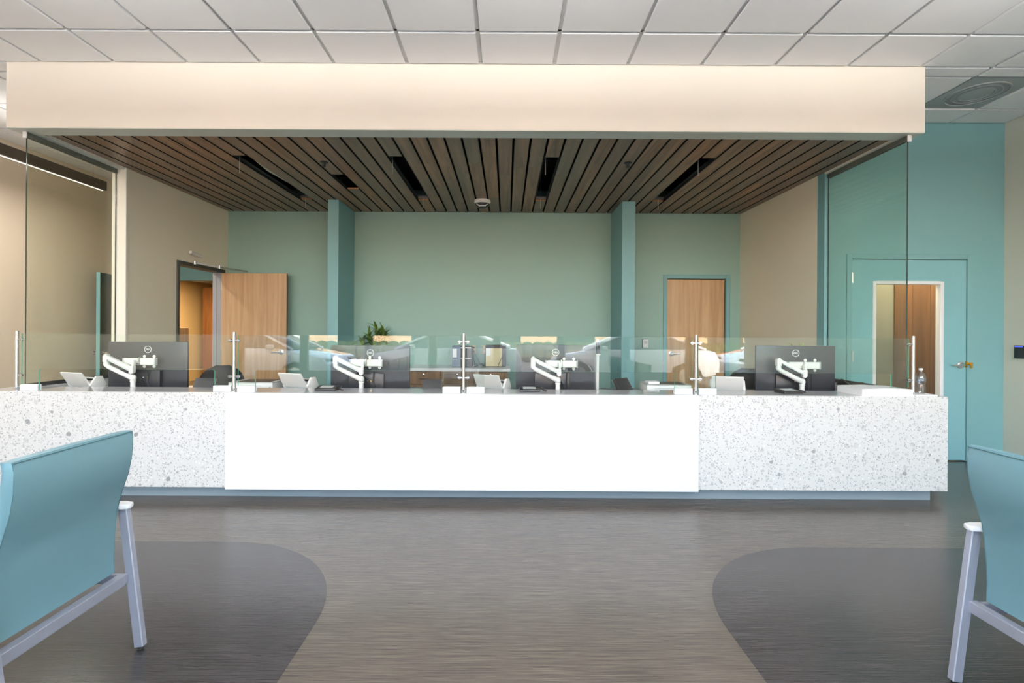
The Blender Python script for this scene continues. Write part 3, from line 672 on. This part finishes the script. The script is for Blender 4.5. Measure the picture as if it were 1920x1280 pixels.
def make_terminal():
    t = empty('card_terminal', (0, 0, 0)); mx = Matrix.Translation((0, 0, .085)) @ Matrix.Rotation(math.radians(-32), 4, 'X')
    MB().box(-.085, .085, -.012, .012, -.055, .055, mx=mx).build('screen_body', M['dgrey'], t, bevel=.006, seg=2)
    MB().box(-.087, .087, .0125, .016, -.057, .057, mx=mx).build('rim', M['steel'], t)
    MB().bar((-.075, -.02, .04), (-.055, .045, .004), .008).bar((.075, -.02, .04), (.055, .045, .004), .008).build('stand_leg', M['steel'], t)
    MB().box(-.07, .07, -.03, .075, 0, .008).build('base', M['bplastic'], t, bevel=.002)
    return t
tm0 = make_terminal()
for i, (px, rz, sc, lb) in enumerate(((383, 4, 1, 'small dark tilted terminal between leftmost monitor and second post'), (810, -3, 1, 'small dark tilted terminal left of the middle post'), (1168, 42, 1.15, 'dark tilted terminal turned sideways, beside the right printer'))):
    s = tm0 if i == 0 else copy_tree(tm0); q = at(px, 715, 4.42); s.location = (q.x, 4.42, .775); s.rotation_euler = (0, 0, math.radians(rz)); s.scale = (sc,) * 3; tag(s, lb, 'terminal', 'dark terminals on the desk')
# desk phone at right
q = at(1606, 715, 4.5); ph = empty('desk_phone', (q.x, 4.5, .775), label='black desk phone behind the flat white box', cat='phone')
MB().prism([(-.09, .0), (.10, .0), (.10, .11), (.07, .12), (-.08, .03)], -.115, .115, 'x').build('body', M['bplastic'], ph, bevel=.006, seg=2)
MB().tube([(-.09, .07, .13), (-.09, -.06, .075)], [.022, .024], 12).build('handset', M['bplastic'], ph)
MB().box(-.02, .09, .02, .07, .1, .104, mx=Matrix.Rotation(0, 4, 'X')).build('display', M['dgrey'], ph)

def make_printer():
    t = empty('printer', (0, 0, 0))
    MB().box(-.2, .2, 0, .33, .012, .082).build('body', M['wplastic'], t, bevel=.006, seg=2)
    MB().box(-.19, .19, .01, .32, 0, .0118).build('foot', M['gplastic'], t)
    MB().box(-.2, .2, .0, .33, .0825, .090).build('lid_rim', M['gplastic'], t, bevel=.003)
    MB().box(-.13, .16, .04, .28, .0905, .0935).build('output_recess', M['bplastic'], t)
    MB().box(-.13, .1, -.003, -.0005, .055, .060).box(.17, .18, -.003, -.0005, .03, .05).build('front_slot', M['gplastic'], t)
    MB().box(.172, .178, -.0045, -.0032, .034, .046).build('button', M['black'], t)
    return t
pr0 = make_printer(); pr0.location = (-2.345, 4.52, .775); pr0.rotation_euler = (0, 0, math.radians(2)); tag(pr0, 'low white printer behind the second post, before the open door', 'printer', 'low white printers')
s = copy_tree(pr0); s.location = (1.485, 4.50, .775); s.rotation_euler = (0, 0, math.radians(-3)); tag(s, 'low white printer left of the fourth post, with paper on top', 'printer', 'low white printers')
tag(MB().box(-.05, .05, -.06, .06, 0, .022).build('paper_stack', M['paper'], loc=(1.36, 4.60, .869), bevel=.002), 'small block of white paper on the right printer', 'paper')

def make_sigpad():
    t = empty('signature_pad', (0, 0, 0))
    MB().prism([(-.065, 0), (.065, 0), (.065, .034), (-.065, .018)], -.085, .085, 'x').build('body', M['bplastic'], t, bevel=.004, seg=2)
    a = math.atan2(.016, .13); mx = Matrix.Translation((0, 0, .0268)) @ Matrix.Rotation(a, 4, 'X')
    MB().box(-.055, .05, -.03, .035, 0, .0012, mx=mx).build('display', M['gplastic'], t)
    MB().tube([(.09, .02, .03), (.10, -.02, .022), (.125, -.04, .008), (.14, -.03, .006), (.13, 0, .006)], .0045, 8).build('pen_cord', M['bplastic'], t)
    MB().tube([(.10, .05, .03), (.122, -.045, .013)], .005, 8).build('stylus', M['dgrey'], t)
    return t
sp0 = make_sigpad()
for i, (px, yy, rz, lb) in enumerate(((614, 4.15, 0, 'black signature pad on the ledge left of the second monitor'), (993, 4.15, 0, 'black signature pad on the ledge left of the third monitor'), (1478, 4.13, 8, 'black signature pad on the ledge under the rightmost monitor arm'))):
    s = sp0 if i == 0 else copy_tree(sp0); q = at(px, 728, yy); s.location = (q.x, yy, CT); s.rotation_euler = (0, 0, math.radians(rz)); tag(s, lb, 'signature pad', 'black signature pads on the ledge')
# open white box, tray and water bottle
bx = empty('stationery_box', (3.055, 4.100, CT + .0004), label='flat white cardboard box lying on the right end of the counter', cat='box')
MB().box(-.205, .200, -.15, -.147, .0, .050).box(-.205, .200, .147, .15, 0, .050).box(-.205, -.202, -.1468, .1468, 0, .050).box(.197, .2, -.1468, .1468, 0, .050).box(-.2018, .1968, -.1468, .1468, 0, .003).build('tray', M['paper'], bx)
MB().add([(-.207, -.152, .0515), (.202, -.152, .0515), (.202, .152, .0515), (-.207, .152, .0515), (-.207, -.152, .0545), (0, -.152, .0625), (.202, -.152, .0545), (.202, .152, .0545), (0, .152, .060), (-.207, .152, .0545)], [(3, 2, 1, 0), (4, 5, 8, 9), (5, 6, 7, 8), (0, 1, 6, 5, 4), (2, 3, 9, 8, 7), (0, 4, 9, 3), (1, 2, 7, 6)]).build('lid', M['paper'], bx)
MB().box(-.206, -.2055, -.10, .10, .012, .040).build('side_flap', M['paper'], bx)
tag(B(-.09, .09, -.06, .06, 0, .012).build('paper_pad', M['paper'], loc=(3.372, 4.02, CT), bevel=.001), 'thin white paper pad under the water bottle', 'paper pad')
bo = empty('water_bottle', (3.385, 4.03, CT + .012), label='clear plastic water bottle with white cap on right counter end', cat='bottle')
prof = [(.012, 0), (.029, .002), (.033, .012), (.030, .03), (.033, .05), (.027, .075), (.028, .085), (.033, .10), (.034, .13), (.032, .15), (.022, .17), (.012, .185), (.012, .192)]
MB().lathe(prof, n=28).build('shell', M['bottle'], bo)
MB().lathe([(.014, .192), (.0145, .194), (.0145, .206), (.012, .208), (0, .208)], n=20).build('cap', M['wplastic'], bo)
mb = MB().lathe([(.0325, .105), (.0345, .106), (.0345, .130), (.033, .131)], n=28); mb.build('label_band', glass('label_film', (.75, .80, .86, 1), .2), bo)

# slim pole stand
q = at(1120, 700, 4.62); ps = empty('pole_stand', (q.x, 4.62, .775), label='slim white pole with black head right of the third monitor', cat='stand')
MB().box(-.013, .013, -.012, .012, .01, .36).box(-.019, .024, -.016, .016, .352, .366).build('pole', M['wplastic'], ps, bevel=.002)
MB().lathe([(.06, 0), (.06, .008), (.0, .010)], n=24).build('base', M['wplastic'], ps)
MB().prism([(-.012, .367), (.024, .367), (.014, .475), (-.012, .475)], -.016, .016, 'y').build('head', M['bplastic'], ps, bevel=.002)
MB().box(-.010, .010, -.008, .008, .476, .505).build('tip', M['wplastic'], ps)

# ------------------------------------------------------------------ office chairs
def office_chair(loc, rz, lb):
    t = empty('office_chair', loc, rz, lb, 'chair', 'black office chairs behind the counter')
    pts = []; mb = MB(); nu, nv = 14, 10
    for side in (0, 1):
        for j in range(nv + 1):
            for i in range(nu + 1):
                u = -1 + 2 * i / nu; v = j / nv
                wdt = .23 * (1 - .10 * abs(v - .4)) * math.sqrt(max(0, 1 - max(0, (v - .55) / .47) ** 2.2)) if v > .55 else .23 * (.86 + .14 * v / .55)
                x = u * max(wdt, .03); y = .05 * u * u * -1 + .03 * math.sin(v * PI) + (.025 if side else -.025) * (1 - u ** 6 * .5)
                mb.v.append((x, .22 + y, .50 + .45 * v)); 
    K = (nu + 1) * (nv + 1)
    for s in (0, 1):
        for j in range(nv):
            for i in range(nu):
                a = s * K + j * (nu + 1) + i; mb.f.append((a, a + 1, a + nu + 2, a + nu + 1)); mb.m.append(0)
    for i in range(nu):
        for j in (0, nv): a = j * (nu + 1) + i; mb.f.append((a, a + 1, a + 1 + K, a + K)); mb.m.append(0)
    for j in range(nv):
        for i in (0, nu): a = j * (nu + 1) + i; mb.f.append((a, a + nu + 1, a + nu + 1 + K, a + K)); mb.m.append(0)
    mb.build('backrest', M['cushion'], t)
    MB().box(-.24, .24, -.25, .2, .44, .52).build('seat', M['cushion'], t, bevel=.03, seg=3)
    MB().bar((0, .18, .44), (0, .29, .62), .06, .02).build('back_bracket', M['bplastic'], t)
    MB().tube([(0, 0, .10), (0, 0, .44)], .025, 12).build('gas_column', M['bplastic'], t)
    for s in (-1, 1): MB().tube([(s * .25, .1, .46), (s * .29, .08, .64), (s * .29, -.16, .66)], .016, 8).build('armrest', M['bplastic'], t)
    for k in range(5):
        a = 2 * PI * k / 5; c = (.29 * math.cos(a), .29 * math.sin(a))
        lg = MB().bar((0, 0, .11), (c[0], c[1], .075), .04, .025).build('leg', M['bplastic'], t)
        MB().lathe([(.0, -.02), (.028, -.02), (.028, .02), (.0, .02)], c=(c[0], c[1], .028), n=14, axis='y').build('caster', M['rubber'], lg)
    return t
office_chair((-3.20, 5.62, 0), math.radians(-160), 'black office chair behind the leftmost monitor, near the doorway')
office_chair((2.70, 5.62, 0), math.radians(170), 'black office chair behind the rightmost monitor and white scanner')

# ------------------------------------------------------------------ credenza and what stands on it
cr = empty('credenza', (-2.19, 6.45, 0), label='low wooden drawer cabinets under white top against the sage wall', cat='cabinet')
B(0, 2.24, -.01, .635, .812, .852).build('worktop', M['lamin'], cr, bevel=.002)
B(.01, 2.20, .06, .63, 0, .10).build('plinth', M['black'], cr)
MB().box(.01, 2.20, .022, .63, .1005, .8115).build('carcass', M['cabwood'], cr)
for k in range(5):
    x0 = 2.205 - (k + 1) * .4385; x1 = x0 + .4385
    for (z0, z1) in ((.640, .805), (.375, .634), (.105, .369)):
        dr = B(x0 + .003, x1 - .003, .0, .0215, z0, z1).build('drawer', M['cabwood'], cr, bevel=.001)
        zc = z1 - .085; xc = (x0 + x1) / 2
        MB().tube([(xc - .06, 0, zc), (xc - .055, -.025, zc - .004), (xc + .055, -.025, zc - .004), (xc + .06, 0, zc)], .0045, 8).build('handle', M['bplastic'], dr)
        MB().lathe([(.0125, 0), (.0125, -.005), (.008, -.007), (0, -.007)], c=(xc, 0, z1 - .035), n=16, axis='y').build('lock', M['chrome'], dr)
pt = empty('potted_plant', (-1.845, 6.78, .852), label='green spiky-leaved plant in clear vase beside the left column', cat='plant')
MB().lathe([(.05, 0), (.055, .005), (.07, .16), (.066, .16), (.052, .02), (.0, .018)], n=24).build('vase', M['bottle'], pt)
stm = MB(); random.seed(3)
def leaf_mesh(mb, base, d, L, w, droop, mi):
    d = Vector(d).normalized(); side = d.cross(Vector((0, 0, 1))); side = side.normalized() if side.length > .01 else Vector((1, 0, 0)); n = 6; vs = []
    for i in range(n + 1):
        t = i / n; p = Vector(base) + d * L * t + Vector((0, 0, -droop * L * t * t)); ww = w * math.sin(PI * (.12 + .88 * t) ** .8) * (1 if t < 1 else 0) + .0008
        vs += [p - side * ww, p + Vector((0, 0, -.15 * ww)), p + side * ww]
    fs = []
    for i in range(n):
        a = i * 3; fs += [(a, a + 1, a + 4, a + 3), (a + 1, a + 2, a + 5, a + 4)]
    mb.add(vs, fs, mi)
tips = [(-.13, -.02, .36), (-.05, .02, .42), (.07, -.03, .52), (.15, .03, .46), (.01, -.06, .36), (.10, .08, .42)]
for tp in tips:
    stm.tube([(tp[0] * .1, tp[1] * .1, .02), (tp[0] * .45, tp[1] * .4, .17), tp], .004, 6)
stm.build('stem', M['stem'], pt)
nl = 0
for tp in tips:
    for k in range(15):
        a = random.uniform(0, 2 * PI); el = random.uniform(.1, 1.3); mb = MB()
        L = random.uniform(.15, .23)
        leaf_mesh(mb, (tp[0], tp[1], tp[2] - .12 * (k / 15)), (math.cos(a) * math.cos(el), math.sin(a) * math.cos(el), math.sin(el)), L, .018, random.uniform(.1, .5), 0)
        mb.build('leaf', M['leaf2' if k % 4 == 0 else 'leaf'], pt)
# black device with label and shelves
db = empty('label_printer', (-.60, 6.70, .852), label='upright black and grey-blue machine with white label beside the middle post', cat='machine')
B(-.14, .13, .0, .22, 0, .285).build('body', M['bplastic'], db, bevel=.004)
B(-.14, -.03, -.006, -.0005, .005, .282).build('front_panel', M['blue'], db)
B(-.132, -.075, -.009, -.0065, .13, .245).build('label', M['paper'], db)
MB().box(-.02, .12, -.03, -.0005, .112, .120).box(-.02, .12, -.02, -.0005, .255, .266).build('shelf', M['steel'], db)
MB().box(-.128, -.116, -.009, -.0065, .095, .103).box(-.105, -.093, -.009, -.0065, .095, .103).box(-.082, -.070, -.009, -.0065, .095, .103).build('button', M['gplastic'], db)
dc = empty('document_holder', (-.15, 6.74, .852), label='black upright frame with cream papers, at right end of the credenza', cat='document holder')
B(-.14, .14, .012, .20, 0, .295).build('frame', M['bplastic'], dc, bevel=.003)
mxp = Matrix.Rotation(math.radians(-1.5), 4, 'Y')
B(-.135, .085, .004, .0105, .008, .255).build('paper', M['creampaper'], dc)
B(-.13, -.07, -.0005, .0035, .155, .255).build('note', M['paper'], dc)
MB().bar((.115, -.004, .2), (.03, -.012, .004), .012, .006).box(.09, .12, -.012, .0, .13, .19).build('strap', M['bplastic'], dc)
for i, x in enumerate((-.478, -.315)):
    o = empty('outlet', (x, 7.09, 1.075), label=('double wall socket with black plugs above the credenza', 'wall socket plate partly behind the cream papers')[i], cat='outlet')
    B(-.036, .036, -.008, -.0005, -.06, .06).build('plate', M['creampaper'], o, bevel=.002)
    for z in (-.026, .026): B(-.017, .017, -.011, -.0085, z - .014, z + .014).build('socket', M['wplastic'], o, bevel=.003)
    if i == 0:
        for z in (-.026, .026): B(-.014, .02, -.045, -.0115, z - .010, z + .010).build('plug', M['bplastic'], o, bevel=.002)
cc = bpy.data.curves.new('power_cable', 'CURVE'); cc.dimensions = '3D'; cc.bevel_depth = .0035
for pts in ([(-.47, 7.05, 1.10), (-.49, 7.0, 1.06), (-.455, 6.95, .98), (-.45, 6.95, .858)], [(-.47, 7.04, 1.05), (-.42, 6.98, 1.0), (-.385, 6.9, .92), (-.36, 6.8, .857), (-.345, 6.74, .90), (-.33, 6.74, .90), (-.325, 6.8, .857)],
            [(-.44, 6.72, .858), (-.37, 6.74, .87), (-.40, 6.8, .90), (-.44, 6.76, .88), (-.36, 6.7, .858), (-.43, 6.66, .858)]):
    s = cc.splines.new('NURBS'); s.points.add(len(pts) - 1); s.use_endpoint_u = True; s.order_u = 4
    for p, q in zip(s.points, pts): p.co = (*q, 1)
tmp = bpy.data.objects.new('t', cc); COL.objects.link(tmp); cme = bpy.data.meshes.new_from_object(tmp.evaluated_get(bpy.context.evaluated_depsgraph_get())); bpy.data.objects.remove(tmp, do_unlink=True)
co = bpy.data.objects.new('power_cable', cme); COL.objects.link(co); cme.materials.clear(); cme.materials.append(M['bplastic']); tag(co, 'tangled black power cables on the white credenza top', 'cable')

# second plant by the right side
p2 = empty('succulent', (2.86, 4.82, .775), label='pointed green succulent peeping over the rightmost monitor', cat='plant')
MB().lathe([(.045, 0), (.06, .01), (.075, .30), (.068, .30), (.06, .28), (0, .28)], n=24).build('pot', M['wplastic'], p2)
for k in range(16):
    mb = MB(); a = 2 * PI * k / 16 + .2; el = .5 + .6 * (k % 3) / 2
    leaf_mesh(mb, (0, 0, .30), (math.cos(a) * math.cos(el), math.sin(a) * math.cos(el), math.sin(el)), .22, .016, .1, 0); mb.build('leaf', M['leaf2'], p2)

# ------------------------------------------------------------------ wall things
q = at(1209, 644, 7.09)
th = empty('wall_panel', (q.x, 7.09, q.z), label='small white control panel on back wall left of wooden door', cat='wall control')
B(-.04, .035, -.025, -.0005, -.065, .065).build('body', M['bplastic'], th, bevel=.003)
B(-.032, .040, -.036, -.0255, -.06, .062).build('cover', M['wplastic'], th, bevel=.004)
B(-.018, .026, -.0385, -.0365, .0, .04).build('display', M['gplastic'], th)
ar = empty('card_reader', (FX1, 5.03, 1.165), label='black card reader with blue light on right wall beside teal door', cat='card reader')
B(-.028, -.0005, -.05, .05, -.065, .065).build('body', M['bplastic'], ar, bevel=.005, seg=2)
MB().box(-.030, -.0285, -.04, .04, .048, .058).box(-.046, .0, 0, 0, 0, 0).build('led', M['blueled'], ar)
wl = empty('wall_sensor', (-4.01, 6.27, 2.295), label='short white tube device on beige wall above the dark doorway', cat='sensor')
MB().tube([(.055, -.11, .012), (.055, .11, -.012)], .020, 14).build('tube', M['wplastic'], wl)
MB().tube([(.0005, .06, -.006), (.05, .06, -.006)], .014, 10).build('bracket', M['wplastic'], wl)
pe = empty('pendant_light', (-5.05, 0, 0), label='long dark linear pendant light over the left corridor', cat='light')
B(-.04, .04, -2.0, 6.17, 3.068, 3.178).build('housing', M['pendant'], pe)
B(-.009, .009, -1.98, 6.15, 3.0625, 3.0675).build('diffuser', M['strip'], pe)
for y in (-1.5, 1.0, 3.6, 6.02): MB().tube([(0, y, 3.178), (0, y, CEIL - .009)], .0015, 6).build('suspension_wire', M['steel'], pe)
for i, lx in enumerate((-2.4, .2, 2.9)):  # unseen fittings added to carry the extra room light
    pp = empty('pendant_light', (lx, -.1, 0), label='added, unseen dark linear pendant light over the ' + ('left', 'middle', 'right')[i] + ' of the waiting area', cat='light', group='added linear pendants over the waiting area')
    B(-.04, .04, -2.35, 2.35, 3.068, 3.178).build('housing', M['pendant'], pp)
    B(-.034, .034, -2.33, 2.33, 3.0585, 3.0675).build('diffuser', M['strip'], pp)
    for y in (-1.5, 1.5): MB().tube([(0, y, 3.178), (0, y, CEIL)], .0015, 6).build('suspension_wire', M['steel'], pp)

# rooms seen through the openings
wpn = empty('wardrobe', (-7.27, 12.6, 0), label='brown wooden closet at far end seen through dark doorway', cat='closet')
MB().box(-.5, 1.2, .02, .7, 0, 2.4).build('body', M['walnut'], wpn)
for k in range(3): B(-.5 + k * .567 + .003, -.5 + (k + 1) * .567 - .003, 0, .0195, .02, 2.38).build('door', M['walnut'], wpn)
fc = empty('filing_cabinet', (-6.96, 9.9, 0), label='brown cabinet standing in the lit room behind doorway', cat='cabinet')
B(-.5, .26, 0, .5, 0, 1.36).build('body', M['cabwood'], fc, bevel=.003)
B(-.49, -.12, -.018, -.0005, .03, 1.33).build('door', M['cabwood'], fc); B(-.11, .25, -.018, -.0005, .03, 1.33).build('door', M['cabwood'], fc)
wr = empty('wood_partition', (4.0, 5.85, 0), label='brown wood panelling seen through the teal door window', cat='panelling')
for k in range(3): B(.60 + k * .212, .60 + (k + 1) * .212 - .004, 0, .03, 0, 2.69).build('panel', M['walnut'], wr)
B(.32, .595, .01, .04, 0, 2.69).build('reflection_panel', M['reflgrey'], wr)  # grey panel added in place of the reflection on the door glass

# ------------------------------------------------------------------ waiting chairs
def back_profile(z):
    pts = [(.30, -.022), (.389, -.028), (.478, -.027), (.612, -.017), (.70, .008), (.76, .028), (.834, .041), (.919, .044), (.93, .036)]
    for (a, b), (c, d) in zip(pts, pts[1:]):
        if z <= c: t = (z - a) / (c - a); t = max(0, t); return b + (d - b) * t
    return pts[-1][1]
def make_chair():
    t = empty('waiting_chair', (0, 0, 0))
    # backrest: lofted cushion, outer face towards +X, seat faces -X
    nz, ny = 18, 12; mb = MB(); H0, H1 = .342, .93; rows = []
    for j in range(nz + 1):
        v = j / nz; z = H0 + (H1 - H0) * v; hw = .248 + .010 * v; th = .085 - .050 * v
        ox = back_profile(z)
        ring = []
        e = .012
        for i in range(ny + 1):
            y = -hw + e * .6 + (2 * hw - 1.2 * e) * i / ny; puff = .010 * (1 - (2 * i / ny - 1) ** 4) * math.sin(PI * min(1, max(0, v)))
            zz = z + .004 * (1 - abs(2 * i / ny - 1)) ** .5 * (1 if j == nz else 0)
            ring.append((ox + puff * .6, y, zz))
        ring.append((ox - e, hw, z)); ring.append((ox - th + e, hw, z))
        for i in range(ny, -1, -1):
            y = -hw + e * .6 + (2 * hw - 1.2 * e) * i / ny; puff = .03 * (1 - (2 * i / ny - 1) ** 4) * math.sin(PI * v)
            zz = z + .004 * (1 - abs(2 * i / ny - 1)) ** .5 * (1 if j == nz else 0)
            ring.append((ox - th - puff, y, zz))
        ring.append((ox - th + e, -hw, z)); ring.append((ox - e, -hw, z))
        rows.append(ring)
    n = len(rows[0]); mb.add([p for r in rows for p in r], [(j * n + i, j * n + (i + 1) % n, (j + 1) * n + (i + 1) % n, (j + 1) * n + i) for j in range(nz) for i in range(n)] + [tuple(reversed(range(n))), tuple(range(nz * n, nz * n + n))])
    mb.build('backrest', M['vinyl'], t, bevel=0)
    sm = MB()
    for s in (-1, 1):
        sm.tube([(back_profile(H0 + .012 + k * .0572) + .0006, s * (.2395 + .010 * k / 10), H0 + .012 + k * .0572) for k in range(11)], .0016, 6)
    sm.tube([(back_profile(.925) + .0008, y, .9265) for y in (-.25, -.12, 0, .12, .25)], .0016, 6)
    sm.build('piping', M['seam'], t)
    MB().box(-.60, -.075, -.245, .245, .385, .475).build('seat', M['vinyl'], t, bevel=.03, seg=3)
    for s in (-1, 1):
        e = .288
        lg = MB().bar((-.022, s * e, .592), (.056, s * (e - .006), .012), .028, .038, up=Vector((1, 0, 0))).build('leg', M['silver'], t, bevel=.003)
        MB().lathe([(.012, 0), (.013, .012), (.010, .014)], c=(.056, s * (e - .006), 0), n=12).build('foot_glide', M['rubber'], lg)
        lg = MB().bar((-.50, s * .278, .592), (-.60, s * .270, .012), .030, .042, up=Vector((1, 0, 0))).build('leg', M['silver'], t, bevel=.003)
        MB().lathe([(.012, 0), (.013, .012), (.010, .014)], c=(-.60, s * .270, 0), n=12).build('foot_glide', M['rubber'], lg)
        poly = [(.012, -.020), (.018, -.004), (.010, .020), (-.02, .028), (-.52, .030), (-.55, .018), (-.55, -.018), (-.52, -.026), (-.02, -.026)]
        MB().prism([(a, s * .280 + s * b) for a, b in poly], .596, .617, 'z').build('armrest', M['armrest'], t, bevel=.007, seg=3)
        B(-.53, .01, s * .262 - .008, s * .262 + .008, .285, .325).build('side_rail', M['silver'], t, bevel=.002)
    B(-.022, .012, -.277, .2535, .283, .326).build('rear_rail', M['silver'], t, bevel=.002)
    B(-.55, -.531, -.27, .27, .285, .325).build('front_rail', M['silver'], t, bevel=.002)
    MB().box(-.58, -.03, -.22, .22, .345, .384).build('seat_pan', M['black'], t)
    return t
ch0 = make_chair(); ch0.location = (-1.60, 1.81, 0)
tag(ch0, 'teal vinyl waiting chair at lower left, seen from behind', 'chair', 'teal waiting chairs')
for k, y in enumerate((1.18, .55, -.08)):
    c = copy_tree(ch0); c.location = (-1.60, y, 0); tag(c, 'teal waiting chair in the left row, %s the one at lower left' % ('next to', 'two places before', 'three places before')[k], 'chair', 'teal waiting chairs')
for k, y in enumerate((1.63, 1.0, .37, -.26)):
    c = copy_tree(ch0); c.location = (1.80, y, 0); c.rotation_euler = (0, 0, PI)
    tag(c, ('teal vinyl waiting chair at lower right, cut by the edge', 'teal waiting chair in the right row, next to the lower right one', 'teal waiting chair in the right row, two places before the front one', 'teal waiting chair in the right row, three places before the front one')[k], 'chair', 'teal waiting chairs')
